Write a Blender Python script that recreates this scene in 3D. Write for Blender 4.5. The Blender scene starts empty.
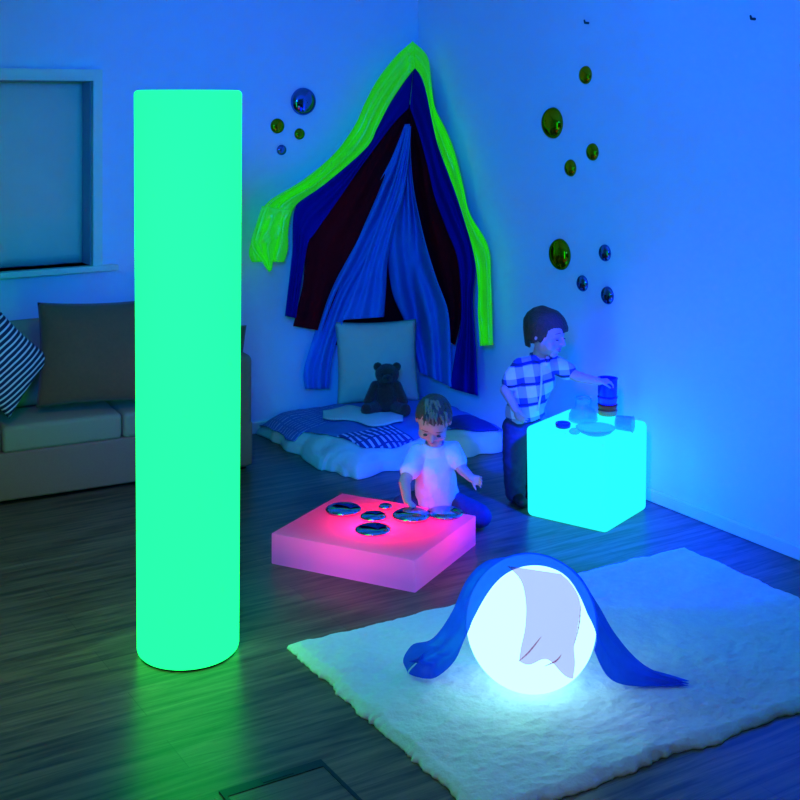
import bpy, bmesh, math, random
from mathutils import Vector, Matrix, noise
random.seed(7)
V = Vector
scene = bpy.context.scene
COL = scene.collection
PI = math.pi
# ------------------------------------------------------------------ camera model
FPX, HZ, H = 1230.0, 102.0, 1.8          # focal length in pixels, horizon row, eye height

def fl(px, py, z=0.0):
    Y = FPX * (H - z) / (py - HZ)
    return V(((px - 400) / FPX * Y, Y, z))

def at(px, py, Y):
    return V(((px - 400) / FPX * Y, Y, H - (py - HZ) / FPX * Y))

# room frame: corner C, a runs along the left wall towards the viewer, b along the right wall
C = V((0.1058, 7.235, 0))
A_ = V((-0.853, -0.522, 0)).normalized()
B_ = V((0.522, -0.853, 0)).normalized()

def ab(a, b, z=0.0):
    return C + A_ * a + B_ * b + V((0, 0, z))

def wallmap(px, py, d=0.0):
    """the point seen at px, py on the surface standing d in front of the two walls"""
    dr = V(((px - 400) / FPX, 1, -(py - HZ) / FPX))
    o = V((0, 0, H))
    best = None
    for n in (B_, A_):
        t = (d - n.dot(o - C)) / n.dot(dr)
        if t > 0 and (best is None or t < best):
            best = t
    return o + dr * best

# ------------------------------------------------------------------ materials
def nt(m):
    m.use_nodes = True
    t = m.node_tree
    for n in list(t.nodes):
        t.nodes.remove(n)
    return t, t.nodes, t.links

def mat(name, col, rough=0.6, metal=0.0, var=0.12, edge=None, scale=40.0, bump=0.0, bscale=None, sheen=0.0,
        trans=0.0, ior=1.45, emit=None, estr=1.0, coat=0.0):
    m = bpy.data.materials.new(name)
    t, N, L = nt(m)
    out = N.new('ShaderNodeOutputMaterial')
    b = N.new('ShaderNodeBsdfPrincipled')
    tc = N.new('ShaderNodeTexCoord')
    nz = N.new('ShaderNodeTexNoise'); nz.inputs['Scale'].default_value = scale; nz.inputs['Detail'].default_value = 4
    L.new(tc.outputs['Object'], nz.inputs['Vector'])
    mx = N.new('ShaderNodeMix'); mx.data_type = 'RGBA'
    mx.inputs[6].default_value = (*[c * (1 - var) for c in col], 1)
    mx.inputs[7].default_value = (*[min(1, c * (1 + var)) for c in col], 1)
    L.new(nz.outputs['Fac'], mx.inputs[0]); L.new(mx.outputs[2], b.inputs['Base Color'])
    b.inputs['Roughness'].default_value = rough; b.inputs['Metallic'].default_value = metal
    b.inputs['Transmission Weight'].default_value = trans; b.inputs['IOR'].default_value = ior
    b.inputs['Sheen Weight'].default_value = sheen; b.inputs['Coat Weight'].default_value = coat
    if edge: b.inputs['Specular Tint'].default_value = (*edge, 1)
    if emit:
        b.inputs['Emission Color'].default_value = (*emit, 1); b.inputs['Emission Strength'].default_value = estr
    if bump:
        nb = N.new('ShaderNodeTexNoise'); nb.inputs['Scale'].default_value = bscale or scale * 3; nb.inputs['Detail'].default_value = 5
        L.new(tc.outputs['Object'], nb.inputs['Vector'])
        bp = N.new('ShaderNodeBump'); bp.inputs['Strength'].default_value = bump; bp.inputs['Distance'].default_value = 0.01
        L.new(nb.outputs['Fac'], bp.inputs['Height']); L.new(bp.outputs['Normal'], b.inputs['Normal'])
    L.new(b.outputs[0], out.inputs[0])
    return m

def glow(name, col, strength):
    """a lit opal plastic shell: emits evenly, with a faint satin skin"""
    m = bpy.data.materials.new(name)
    t, N, L = nt(m)
    out = N.new('ShaderNodeOutputMaterial')
    e = N.new('ShaderNodeEmission'); e.inputs[0].default_value = (*col, 1); e.inputs[1].default_value = strength
    g = N.new('ShaderNodeBsdfDiffuse'); g.inputs[0].default_value = (.02, .02, .02, 1)
    a = N.new('ShaderNodeAddShader')
    L.new(e.outputs[0], a.inputs[0]); L.new(g.outputs[0], a.inputs[1]); L.new(a.outputs[0], out.inputs[0])
    return m

def voile(name, col, clear, tint, rough_var=0.25, scale=30, gloss=0.0, emit=None, estr=0):
    """thin see-through cloth: part clear, part diffuse, part translucent"""
    m = bpy.data.materials.new(name)
    t, N, L = nt(m)
    out = N.new('ShaderNodeOutputMaterial')
    tc = N.new('ShaderNodeTexCoord'); nz = N.new('ShaderNodeTexNoise'); nz.inputs['Scale'].default_value = scale
    L.new(tc.outputs['Object'], nz.inputs['Vector'])
    mx = N.new('ShaderNodeMix'); mx.data_type = 'RGBA'
    mx.inputs[6].default_value = (*[c * (1 - rough_var) for c in col], 1)
    mx.inputs[7].default_value = (*[min(1, c * (1 + rough_var)) for c in col], 1)
    L.new(nz.outputs['Fac'], mx.inputs[0])
    d = N.new('ShaderNodeBsdfDiffuse'); tr = N.new('ShaderNodeBsdfTranslucent')
    L.new(mx.outputs[2], d.inputs[0]); L.new(mx.outputs[2], tr.inputs[0])
    m1 = N.new('ShaderNodeMixShader'); m1.inputs[0].default_value = 0.4
    L.new(d.outputs[0], m1.inputs[1]); L.new(tr.outputs[0], m1.inputs[2])
    last = m1
    if gloss:
        gl = N.new('ShaderNodeBsdfGlossy'); gl.inputs[0].default_value = (.9, .9, .9, 1); gl.inputs[1].default_value = .3
        m3 = N.new('ShaderNodeMixShader'); m3.inputs[0].default_value = gloss
        L.new(last.outputs[0], m3.inputs[1]); L.new(gl.outputs[0], m3.inputs[2]); last = m3
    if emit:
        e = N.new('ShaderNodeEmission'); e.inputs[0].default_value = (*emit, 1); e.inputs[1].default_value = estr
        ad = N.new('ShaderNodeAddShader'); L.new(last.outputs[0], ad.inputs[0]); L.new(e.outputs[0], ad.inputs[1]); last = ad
    if clear > 0:
        tp = N.new('ShaderNodeBsdfTransparent'); tp.inputs[0].default_value = (*tint, 1)
        m2 = N.new('ShaderNodeMixShader'); m2.inputs[0].default_value = clear
        L.new(last.outputs[0], m2.inputs[1]); L.new(tp.outputs[0], m2.inputs[2]); last = m2
    L.new(last.outputs[0], out.inputs[0])
    return m

def math_node(N, L, op, a, b=None):
    n = N.new('ShaderNodeMath'); n.operation = op
    for i, x in enumerate((a, b)):
        if x is None: continue
        if isinstance(x, (int, float)): n.inputs[i].default_value = x
        else: L.new(x, n.inputs[i])
    return n.outputs[0]

def stripes_mat(name, c1, c2, ang, period, duty, rough=0.8, plaid=None, axis='XZ'):
    """woven stripes (or plaid) in object space"""
    m = bpy.data.materials.new(name)
    t, N, L = nt(m)
    out = N.new('ShaderNodeOutputMaterial'); b = N.new('ShaderNodeBsdfPrincipled')
    b.inputs['Roughness'].default_value = rough
    tc = N.new('ShaderNodeTexCoord'); sp = N.new('ShaderNodeSeparateXYZ')
    L.new(tc.outputs['Object'], sp.inputs[0])
    X, Z = sp.outputs[axis[0]], sp.outputs[axis[1]]
    ca, sa = math.cos(ang), math.sin(ang)
    u = math_node(N, L, 'ADD', math_node(N, L, 'MULTIPLY', X, ca), math_node(N, L, 'MULTIPLY', Z, sa))
    v = math_node(N, L, 'ADD', math_node(N, L, 'MULTIPLY', X, -sa), math_node(N, L, 'MULTIPLY', Z, ca))
    def band(w, per, du, off=0.0):
        f = math_node(N, L, 'FRACT', math_node(N, L, 'ADD', math_node(N, L, 'DIVIDE', w, per), off + 40.0))
        return math_node(N, L, 'LESS_THAN', f, du)
    def mixc(fac, A, Bc):
        mx = N.new('ShaderNodeMix'); mx.data_type = 'RGBA'
        L.new(fac, mx.inputs[0])
        for i, x in ((6, A), (7, Bc)):
            if isinstance(x, tuple): mx.inputs[i].default_value = (*x, 1)
            else: L.new(x, mx.inputs[i])
        return mx.outputs[2]
    if plaid is None:
        colr = mixc(band(u, period, duty), c1, c2)
    else:
        h = band(v, period, duty); w = band(u, period * .92, duty, .3)
        lvl = math_node(N, L, 'MULTIPLY', math_node(N, L, 'ADD', h, w), 0.5)
        colr = mixc(lvl, c1, c2)
        colr = mixc(band(v, period, .14, -.04), colr, plaid)
    nz = N.new('ShaderNodeTexNoise'); nz.inputs['Scale'].default_value = 300
    L.new(tc.outputs['Object'], nz.inputs['Vector'])
    bp = N.new('ShaderNodeBump'); bp.inputs['Strength'].default_value = .15; bp.inputs['Distance'].default_value = .003
    L.new(nz.outputs['Fac'], bp.inputs['Height']); L.new(bp.outputs[0], b.inputs['Normal'])
    L.new(colr, b.inputs['Base Color']); L.new(b.outputs[0], out.inputs[0])
    return m

def floor_mat():
    m = bpy.data.materials.new('wood_laminate')
    t, N, L = nt(m)
    out = N.new('ShaderNodeOutputMaterial'); b = N.new('ShaderNodeBsdfPrincipled')
    tc = N.new('ShaderNodeTexCoord'); mp = N.new('ShaderNodeMapping')
    mp.inputs['Rotation'].default_value = (0, 0, -math.atan2(-A_.y, -A_.x))
    L.new(tc.outputs['Object'], mp.inputs['Vector'])
    br = N.new('ShaderNodeTexBrick'); br.offset = 0.37
    br.inputs['Scale'].default_value = 1.0; br.inputs['Brick Width'].default_value = 1.25; br.inputs['Row Height'].default_value = .165
    br.inputs['Mortar Size'].default_value = .0014; br.inputs['Mortar Smooth'].default_value = .3
    br.inputs['Color1'].default_value = (.42, .42, .42, 1); br.inputs['Color2'].default_value = (.62, .62, .62, 1)
    br.inputs['Mortar'].default_value = (.18, .18, .18, 1)
    L.new(mp.outputs[0], br.inputs['Vector'])
    m2 = N.new('ShaderNodeMapping'); m2.inputs['Scale'].default_value = (1.6, 22, 1)
    L.new(mp.outputs[0], m2.inputs['Vector'])
    gr = N.new('ShaderNodeTexNoise'); gr.inputs['Scale'].default_value = 1.6; gr.inputs['Detail'].default_value = 8; gr.inputs['Roughness'].default_value = .62
    gr.inputs['Distortion'].default_value = .6
    L.new(m2.outputs[0], gr.inputs['Vector'])
    rp = N.new('ShaderNodeValToRGB')
    rp.color_ramp.elements[0].position = .36; rp.color_ramp.elements[0].color = (.047, .036, .020, 1)
    rp.color_ramp.elements[1].position = .66; rp.color_ramp.elements[1].color = (.195, .145, .080, 1)
    L.new(gr.outputs['Fac'], rp.inputs[0])
    mx = N.new('ShaderNodeMix'); mx.data_type = 'RGBA'; mx.blend_type = 'MULTIPLY'; mx.inputs[0].default_value = .8
    L.new(rp.outputs[0], mx.inputs[6]); L.new(br.outputs['Color'], mx.inputs[7])
    sc = N.new('ShaderNodeMix'); sc.data_type = 'RGBA'; sc.blend_type = 'MULTIPLY'; sc.inputs[0].default_value = 1
    sc.inputs[7].default_value = (1.7, 1.7, 1.7, 1)
    L.new(mx.outputs[2], sc.inputs[6]); L.new(sc.outputs[2], b.inputs['Base Color'])
    b.inputs['Roughness'].default_value = .32; b.inputs['Specular IOR Level'].default_value = .4
    bp = N.new('ShaderNodeBump'); bp.inputs['Strength'].default_value = .12; bp.inputs['Distance'].default_value = .002
    L.new(gr.outputs['Fac'], bp.inputs['Height']); L.new(bp.outputs[0], b.inputs['Normal'])
    L.new(b.outputs[0], out.inputs[0])
    return m

def opal_shell(name):
    """white plastic skin that lets the lamp inside shine through"""
    m = bpy.data.materials.new(name)
    t, N, L = nt(m)
    out = N.new('ShaderNodeOutputMaterial')
    d = N.new('ShaderNodeBsdfDiffuse'); d.inputs[0].default_value = (.62, .40, .62, 1)
    tr = N.new('ShaderNodeBsdfTranslucent'); tr.inputs[0].default_value = (.95, .62, .95, 1)
    mx = N.new('ShaderNodeMixShader'); mx.inputs[0].default_value = .8
    L.new(d.outputs[0], mx.inputs[1]); L.new(tr.outputs[0], mx.inputs[2]); L.new(mx.outputs[0], out.inputs[0])
    return m

M = {}
M['wall'] = mat('wall_paint', (.80, .80, .80), .75, var=.02, scale=2.5, bump=.04, bscale=90)
M['trim'] = mat('trim_paint', (.86, .86, .60), .45, var=.02, scale=5)
M['ceil'] = mat('ceiling_paint', (.8, .8, .8), .8, var=.02, scale=3)
M['floor'] = floor_mat()
M['blind'] = mat('blind_cloth', (.72, .72, .50), .8, var=.05, scale=6, bump=.05)
M['reveal'] = mat('reveal_grey', (.32, .36, .38), .7, var=.04, scale=6)  # reveal faces coloured darker than wall and trim
M['glass'] = mat('window_glass', (.9, .95, 1), .05, trans=1, var=.0)
M['column'] = glow('green_opal', (.020, 3.1, .43), 1.0)
M['cube'] = glow('cyan_opal', (.022, 1.02, 1.10), 1.0)
M['ball'] = glow('white_opal', (.72, 1.9, 2.3), 1.0)
M['slab'] = opal_shell('pink_opal')
M['chrome'] = mat('mirror_silver', (.42, .46, .60), .05, 1, var=.01, edge=(.5, .5, .6))
M['gold'] = mat('mirror_gold', (.50, .34, .004), .06, 1, var=.02, edge=(.12, .07, 0))
M['bluem'] = mat('mirror_blue', (.16, .20, .50), .04, 1, var=.02, edge=(.1, .12, .3))
M['rug'] = mat('white_pile', (.78, .80, .80), .95, var=.10, scale=60, bump=.30, bscale=110, sheen=.3)
M['sofa'] = mat('grey_upholstery', (.34, .18, .12), .9, var=.10, scale=150, bump=.25, bscale=500)
M['sofa_seat'] = mat('beige_grey_cushion', (.36, .31, .18), .9, var=.08, scale=160, bump=.25, bscale=500)
M['brown'] = mat('brown_velour', (.22, .09, .035), .9, var=.12, scale=60, bump=.2, bscale=400, sheen=.2)
M['stripe'] = stripes_mat('navy_stripe', (.012, .016, .06), (.72, .75, .78), math.radians(-13), .0235, .36)
M['duvet'] = mat('white_duvet', (.80, .74, .46), .9, var=.05, scale=9, bump=.25, bscale=25)
M['pillow'] = mat('white_pillow', (.80, .66, .36), .9, var=.05, scale=9, bump=.15, bscale=25)
M['bear'] = mat('brown_fur', (.13, .030, .006), .95, var=.35, scale=90, bump=.8, bscale=260, sheen=.2)
M['bear_nose'] = mat('black_thread', (.01, .008, .008), .4)
M['green'] = voile('lime_organza', (.16, .86, .02), .10, (.5, 1, .3), gloss=.10, emit=(.03, .60, .008), estr=.27, rough_var=.1, scale=18)  # faint green emission added so the cloth seems to fluoresce in blue light
M['bluecloth'] = voile('royal_blue_cloth', (.012, .014, .32), .0, (0, 0, 1), rough_var=.1, scale=14)
M['redcloth'] = voile('dark_red_cloth', (.36, .006, .012), .0, (1, 0, 0), rough_var=.1, scale=14)
M['voile'] = voile('pale_blue_voile', (.14, .44, .88), .26, (.45, .7, .95), rough_var=.06, scale=16)
M['scarf'] = voile('blue_chiffon', (.03, .17, .95), .42, (.25, .55, 1.0), scale=25, gloss=.05)
M['lilac'] = voile('pink_chiffon', (.50, .26, .46), .74, (1.0, .74, .84), rough_var=.08, scale=25)
M['frame'] = mat('dark_metal_frame', (.012, .014, .022), .45, .3)
M['skin'] = mat('skin', (.64, .38, .25), .5, var=.05, scale=20)
M['lip'] = mat('lip', (.46, .20, .16), .45, var=.05)
M['eye'] = mat('dark_eye', (.015, .012, .012), .15)
M['lid_shade'] = mat('closed_lid_shade', (.11, .055, .04), .6, var=.05)  # closed-eye line, the shade of the lid put into its brown
M['brow'] = mat('brow_hair', (.24, .14, .07), .8)
M['hair_d'] = mat('dark_brown_hair', (.085, .040, .008), .5, var=.45, scale=120, bump=.6, bscale=200)
M['hair_l'] = mat('fair_hair', (.36, .22, .09), .5, var=.4, scale=70, bump=.6, bscale=180)
M['hair_k'] = mat('brown_hair', (.14, .075, .03), .5, var=.6, scale=80, bump=.6, bscale=180)
M['tee'] = mat('white_cotton', (.80, .80, .80), .85, var=.03, scale=12, bump=.15, bscale=60)
M['plaid'] = stripes_mat('plaid_cotton', (.80, .82, .82), (.04, .07, .24), math.radians(8), .088, .45, plaid=(.015, .02, .07))
M['denim'] = mat('dark_denim', (.030, .040, .085), .85, var=.3, scale=45, bump=.3, bscale=300)
M['shoe'] = mat('black_shoe', (.015, .015, .02), .5)
M['btn'] = mat('white_button', (.75, .75, .75), .4)
M['cupblue'] = mat('blue_plastic', (.02, .03, .62), .25, var=.05, trans=.25)
M['cupviolet'] = mat('violet_plastic', (.16, .05, .72), .25, var=.05, trans=.25)
M['cupred'] = mat('red_plastic', (.75, .02, .01), .25, var=.05, trans=.15)
M['cuporange'] = mat('orange_plastic', (.85, .32, .06), .25, var=.05, trans=.15)
M['clear'] = voile('clear_plastic', (.42, .62, .80), .62, (.80, .93, 1), rough_var=.05, gloss=.18)
M['navyclear'] = mat('navy_plastic', (.03, .05, .35), .1, trans=.6, var=.05)
M['hook'] = mat('hook_metal', (.03, .03, .05), .4, .8)

def blanket_mat():
    m = bpy.data.materials.new('patchwork_blanket')
    t, N, L = nt(m)
    out = N.new('ShaderNodeOutputMaterial'); b = N.new('ShaderNodeBsdfPrincipled'); b.inputs['Roughness'].default_value = .9
    tc = N.new('ShaderNodeTexCoord')
    def coord(ax, off):
        d = N.new('ShaderNodeVectorMath'); d.operation = 'DOT_PRODUCT'; d.inputs[1].default_value = ax
        L.new(tc.outputs['Object'], d.inputs[0]); return math_node(N, L, 'ADD', d.outputs['Value'], off)
    ca, cb_ = coord(A_, .5), coord(B_, .35)
    def between(x, lo, hi): return math_node(N, L, 'MULTIPLY', math_node(N, L, 'GREATER_THAN', x, lo), math_node(N, L, 'LESS_THAN', x, hi))
    def patch(a0, a1, b0, b1): return math_node(N, L, 'MULTIPLY', between(ca, a0, a1), between(cb_, b0, b1))
    def dashes(x, y, p, q, du): return math_node(N, L, 'MULTIPLY', math_node(N, L, 'LESS_THAN', math_node(N, L, 'FRACT', math_node(N, L, 'DIVIDE', x, p)), du),
                                              math_node(N, L, 'LESS_THAN', math_node(N, L, 'FRACT', math_node(N, L, 'DIVIDE', y, q)), .84))
    p1 = patch(.60, 1.1, .70, 1.1); p2 = patch(.66, 1.2, .10, .48); p3 = patch(.1, .36, .70, 1.1)
    d1 = math_node(N, L, 'MULTIPLY', p1, dashes(ca, cb_, .034, .07, .40))
    d2 = math_node(N, L, 'MULTIPLY', p2, dashes(cb_, ca, .030, .05, .22))
    def mixc(fac, A, Bc):
        mx = N.new('ShaderNodeMix'); mx.data_type = 'RGBA'; L.new(fac, mx.inputs[0])
        for i, x in ((6, A), (7, Bc)):
            if isinstance(x, tuple): mx.inputs[i].default_value = (*x, 1)
            else: L.new(x, mx.inputs[i])
        return mx.outputs[2]
    c = mixc(math_node(N, L, 'ADD', p1, p3), (.10, .20, .36), (.02, .03, .14))
    c = mixc(p2, c, (.08, .15, .34))
    c = mixc(d1, c, (.62, .66, .72)); c = mixc(d2, c, (.40, .46, .56))
    L.new(c, b.inputs['Base Color']); L.new(b.outputs[0], out.inputs[0])
    return m
M['blanket'] = blanket_mat()

# ------------------------------------------------------------------ object helpers
def root_of(o):
    while o.parent: o = o.parent
    return o

def tag(o, label=None, cat=None, group=None, kind=None):
    if label: o['label'] = label
    if cat: o['category'] = cat
    if group: o['group'] = group
    if kind: o['kind'] = kind
    return o

def thing(name, label, cat, loc, group=None):
    o = bpy.data.objects.new(name, None); o.empty_display_size = .05
    COL.objects.link(o); o.location = loc
    return tag(o, label, cat, group)

def link_mesh(name, me, material, parent=None, base=None, smooth=True):
    """me is in world space; it is shifted to its thing's base"""
    org = root_of(parent).location if parent else (V(base) if base is not None else V((0, 0, 0)))
    me.transform(Matrix.Translation(-V(org)))
    if smooth:
        for p in me.polygons: p.use_smooth = True
    o = bpy.data.objects.new(name, me); COL.objects.link(o)
    if material: me.materials.append(material)
    if parent: o.parent = parent
    else: o.location = org
    return o

def obj(name, bm, material, parent=None, base=None, smooth=True, xf=None):
    if xf is not None: bm.transform(xf)
    bmesh.ops.recalc_face_normals(bm, faces=bm.faces)
    me = bpy.data.meshes.new(name); bm.to_mesh(me); bm.free()
    return link_mesh(name, me, material, parent, base, smooth)

def autosmooth(o, deg=35):
    me = o.data
    try:
        me.set_sharp_from_angle(angle=math.radians(deg))
    except Exception:
        pass
    return o

def frame(origin, x, y, z=None):
    x = V(x).normalized(); y = V(y).normalized(); z = x.cross(y) if z is None else V(z).normalized()
    m = Matrix.Identity(4)
    for i in range(3):
        m[i][0], m[i][1], m[i][2], m[i][3] = x[i], y[i], z[i], origin[i]
    return m

def rbox(w, d, h, r=.01, seg=3, z0=0.0, centre=True):
    bm = bmesh.new(); bmesh.ops.create_cube(bm, size=1)
    for v in bm.verts:
        v.co = V((v.co.x * w, v.co.y * d, (v.co.z + .5) * h + z0))
    if r > 0:
        bmesh.ops.bevel(bm, geom=list(bm.edges), offset=r, segments=seg, profile=.5, affect='EDGES')
    return bm

def box_pts(bm, p0, p1):
    """axis box between two corners, appended"""
    r = bmesh.ops.create_cube(bm, size=1)
    c = (V(p0) + V(p1)) / 2; s = V(p1) - V(p0)
    for v in r['verts']: v.co = V((v.co.x * s.x, v.co.y * s.y, v.co.z * s.z)) + c

def capsule(bm, a, b, ra, rb, seg=26, cap=6):
    a, b = V(a), V(b); ax = (b - a)
    if ax.length < 1e-6: ax = V((0, 0, 1e-4))
    d = ax.normalized(); q = d.to_track_quat('Z', 'Y')
    rings = []
    def ring(c, r):
        return [bm.verts.new(c + q @ V((r * math.cos(2 * PI * i / seg), r * math.sin(2 * PI * i / seg), 0))) for i in range(seg)]
    for k in range(1, cap + 1):
        th = PI / 2 * (1 - k / cap); rings.append(ring(a - d * ra * math.sin(th), ra * math.cos(th)))
    for k in range(0, cap):
        th = PI / 2 * k / cap; rings.append(ring(b + d * rb * math.sin(th), rb * math.cos(th)))
    p0 = bm.verts.new(a - d * ra); p1 = bm.verts.new(b + d * rb)
    for i in range(seg):
        j = (i + 1) % seg
        bm.faces.new((p0, rings[0][j], rings[0][i])); bm.faces.new((p1, rings[-1][i], rings[-1][j]))
        for r0, r1 in zip(rings, rings[1:]):
            bm.faces.new((r0[i], r0[j], r1[j], r1[i]))

def chain(bm, pts, radii, **k):
    for i in range(len(pts) - 1): capsule(bm, pts[i], pts[i + 1], radii[i], radii[i + 1], **k)

def ellipsoid(bm, c, rad, fr=None, u=24, v=16):
    r = bmesh.ops.create_uvsphere(bm, u_segments=u, v_segments=v, radius=1)
    mt = (fr.to_3x3() if fr is not None else Matrix.Identity(3))
    for w in r['verts']:
        w.co = V(c) + mt @ V((w.co.x * rad[0], w.co.y * rad[1], w.co.z * rad[2]))

def lathe(bm, prof, seg=40, c=(0, 0, 0)):
    rings = []
    for r, z in prof:
        if r < 1e-6: rings.append([bm.verts.new(V(c) + V((0, 0, z)))])
        else: rings.append([bm.verts.new(V(c) + V((r * math.cos(2 * PI * i / seg), r * math.sin(2 * PI * i / seg), z))) for i in range(seg)])
    for r0, r1 in zip(rings, rings[1:]):
        for i in range(seg):
            j = (i + 1) % seg
            if len(r0) == 1 and len(r1) == 1: continue
            if len(r0) == 1: bm.faces.new((r0[0], r1[j], r1[i]))
            elif len(r1) == 1: bm.faces.new((r0[i], r0[j], r1[0]))
            else: bm.faces.new((r0[i], r0[j], r1[j], r1[i]))

def remesh(bm, voxel, smooth=4, disp=None):
    """join overlapping closed shapes into one continuous skin"""
    bmesh.ops.recalc_face_normals(bm, faces=bm.faces)
    me = bpy.data.meshes.new('tmp'); bm.to_mesh(me); bm.free()
    o = bpy.data.objects.new('tmp', me); COL.objects.link(o)
    r = o.modifiers.new('r', 'REMESH'); r.mode = 'VOXEL'; r.voxel_size = voxel
    if smooth:
        s = o.modifiers.new('s', 'SMOOTH'); s.iterations = smooth; s.factor = .5
    dg = bpy.context.evaluated_depsgraph_get()
    ev = o.evaluated_get(dg)
    out = bpy.data.meshes.new_from_object(ev)
    bpy.data.objects.remove(o); bpy.data.meshes.remove(me)
    if disp:
        nr = [v.normal.copy() for v in out.vertices]
        for v, n in zip(out.vertices, nr): v.co += n * disp(v.co)
    return out

def blob(name, bm, material, parent=None, base=None, voxel=.004, smooth=4, disp=None):
    return link_mesh(name, remesh(bm, voxel, smooth, disp), material, parent, base)

def sheet(bm, grid, close=False):
    vs = [[bm.verts.new(p) for p in row] for row in grid]
    for i in range(len(vs) - 1):
        for j in range(len(vs[0]) - 1):
            bm.faces.new((vs[i][j], vs[i][j + 1], vs[i + 1][j + 1], vs[i + 1][j]))
    return vs

def solid(o, t):
    m = o.modifiers.new('thickness', 'SOLIDIFY'); m.thickness = t; m.offset = 0
    return o

def polyline(pts, n):
    """n points evenly spread along a smoothed polyline"""
    P = [V((p[0], p[1], 0)) if len(p) == 2 else V(p) for p in pts]
    fine = []
    for i in range(len(P) - 1):
        p0 = P[max(0, i - 1)]; p1 = P[i]; p2 = P[i + 1]; p3 = P[min(len(P) - 1, i + 2)]
        for k in range(12):
            t = k / 12
            fine.append(.5 * ((2 * p1) + (p2 - p0) * t + (2 * p0 - 5 * p1 + 4 * p2 - p3) * t * t + (3 * p1 - p0 - 3 * p2 + p3) * t ** 3))
    fine.append(P[-1])
    L = [0]
    for a, b in zip(fine, fine[1:]): L.append(L[-1] + (b - a).length)
    res = []; j = 0
    for k in range(n):
        s = L[-1] * k / (n - 1)
        while j < len(L) - 2 and L[j + 1] < s: j += 1
        t = (s - L[j]) / max(1e-9, L[j + 1] - L[j])
        res.append(fine[j].lerp(fine[j + 1], min(1, max(0, t))))
    return res

def fbm(p, s, oct=3):
    return noise.fractal(V(p) * s, 1.0, 2.0, oct)

# ------------------------------------------------------------------ the room
RA, RB, RH = 5.4, 8.2, 2.6
RM = frame(C, A_, B_, V((0, 0, 1)))          # left-handed on purpose (a, b, up); normals are recalculated
def room_box(name, boxes, material, parent=None, kind='structure'):
    bm = bmesh.new()
    for p0, p1 in boxes: box_pts(bm, p0, p1)
    bm.transform(RM)
    o = obj(name, bm, material, parent, smooth=False)
    if parent is None: tag(o, kind=kind)
    return o

room_box('floor', [((-.15, -.15, -.1), (RA + .15, RB + .15, 0))], M['floor'])
room_box('ceiling', [((-.15, -.15, RH), (RA + .15, RB + .15, RH + .1))], M['ceil'])
W0, W1, WZ0, WZ1 = 1.955, 3.30, .975, 1.907   # window opening along the left wall
room_box('wall_left', [((-.15, -.16, 0), (W0, 0, RH)), ((W1, -.16, 0), (RA + .15, 0, RH)),
                       ((W0, -.16, 0), (W1, 0, WZ0)), ((W0, -.16, WZ1), (W1, 0, RH))], M['wall'])
room_box('wall_right', [((-.15, 0, 0), (0, RB + .15, RH))], M['wall'])
room_box('wall_back', [((0, RB, 0), (RA, RB + .15, RH))], M['wall'])
room_box('wall_front', [((RA, 0, 0), (RA + .15, RB, RH))], M['wall'])
room_box('baseboard_left', [((.0, 0, 0), (RA, .014, .058))], M['trim'])
bm = bmesh.new(); box_pts(bm, (0, .014, 0), (.014, RB, .055))
bmesh.ops.bevel(bm, geom=[e for e in bm.edges], offset=.004, segments=2, affect='EDGES'); bm.transform(RM)
tag(obj('baseboard_right', bm, M['wall'], smooth=False), kind='structure')
win = room_box('window_1', [((W0 - .05, 0, WZ1), (W1 + .05, .030, WZ1 + .057)), ((W0 - .05, 0, WZ0), (W0, .030, WZ1)), ((W1, 0, WZ0), (W1 + .05, .018, WZ1))], M['trim'])
room_box('inner_frame', [((W0 - .012, .0, WZ1 - .0), (W1, .040, WZ1 + .012)), ((W0 - .012, .0, WZ0), (W0, .040, WZ1))], M['trim'], win)
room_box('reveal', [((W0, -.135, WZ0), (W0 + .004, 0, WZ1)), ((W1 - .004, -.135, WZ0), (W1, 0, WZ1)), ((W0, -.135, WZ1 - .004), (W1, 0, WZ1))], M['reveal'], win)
room_box('sill', [((W0 - .125, -.13, WZ0 - .026), (W1 + .12, .055, WZ0))], M['trim'], win)
room_box('pane', [((W0, -.15, WZ0), (W1, -.145, WZ1))], M['glass'], win)
bm = bmesh.new(); g = []
for i in range(41):
    a = W0 + .006 + (W1 - W0 - .012) * i / 40
    g.append([V((a, -.128 + .004 * math.sin(i * .9 + j * .3), WZ1 - .006 - (WZ1 - WZ0 - .007 - .003 * math.sin(i * .8)) * j / 20)) for j in range(21)])
sheet(bm, g); bm.transform(RM); solid(obj('blind', bm, M['blind'], win), .003)

# ------------------------------------------------------------------ lit furniture
# green column
cb = V(((188.3 - 400) / FPX * 4.04, 4.04, 0))
bm = bmesh.new(); r0, r1, hc = .1655, .1745, 1.838
prof = [(0, 0.004), (r0 - .014, .004), (r0 - .010, .005), (r0 - .003, .012), (r0, .022)]
prof += [(r0 + (r1 - r0) * k / 12, .022 + (hc - .034) * k / 12) for k in range(1, 13)]
prof += [(r1 - .002, hc - .006), (r1 - .008, hc - .001), (r1 - .016, hc), (0, hc)]
lathe(bm, prof, 72)
bm.transform(Matrix.Translation(cb))
colm = thing('column_lamp', 'tall glowing green light column standing on the wooden floor', 'lamp', cb)
autosmooth(obj('lit_tube', bm, M['column'], colm), 50)
bm = bmesh.new(); lathe(bm, [(0, 0), (r0 - .012, 0), (r0 - .010, .006), (0, .006)], 64); bm.transform(Matrix.Translation(cb))
obj('base_ring', bm, M['frame'], colm)

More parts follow.
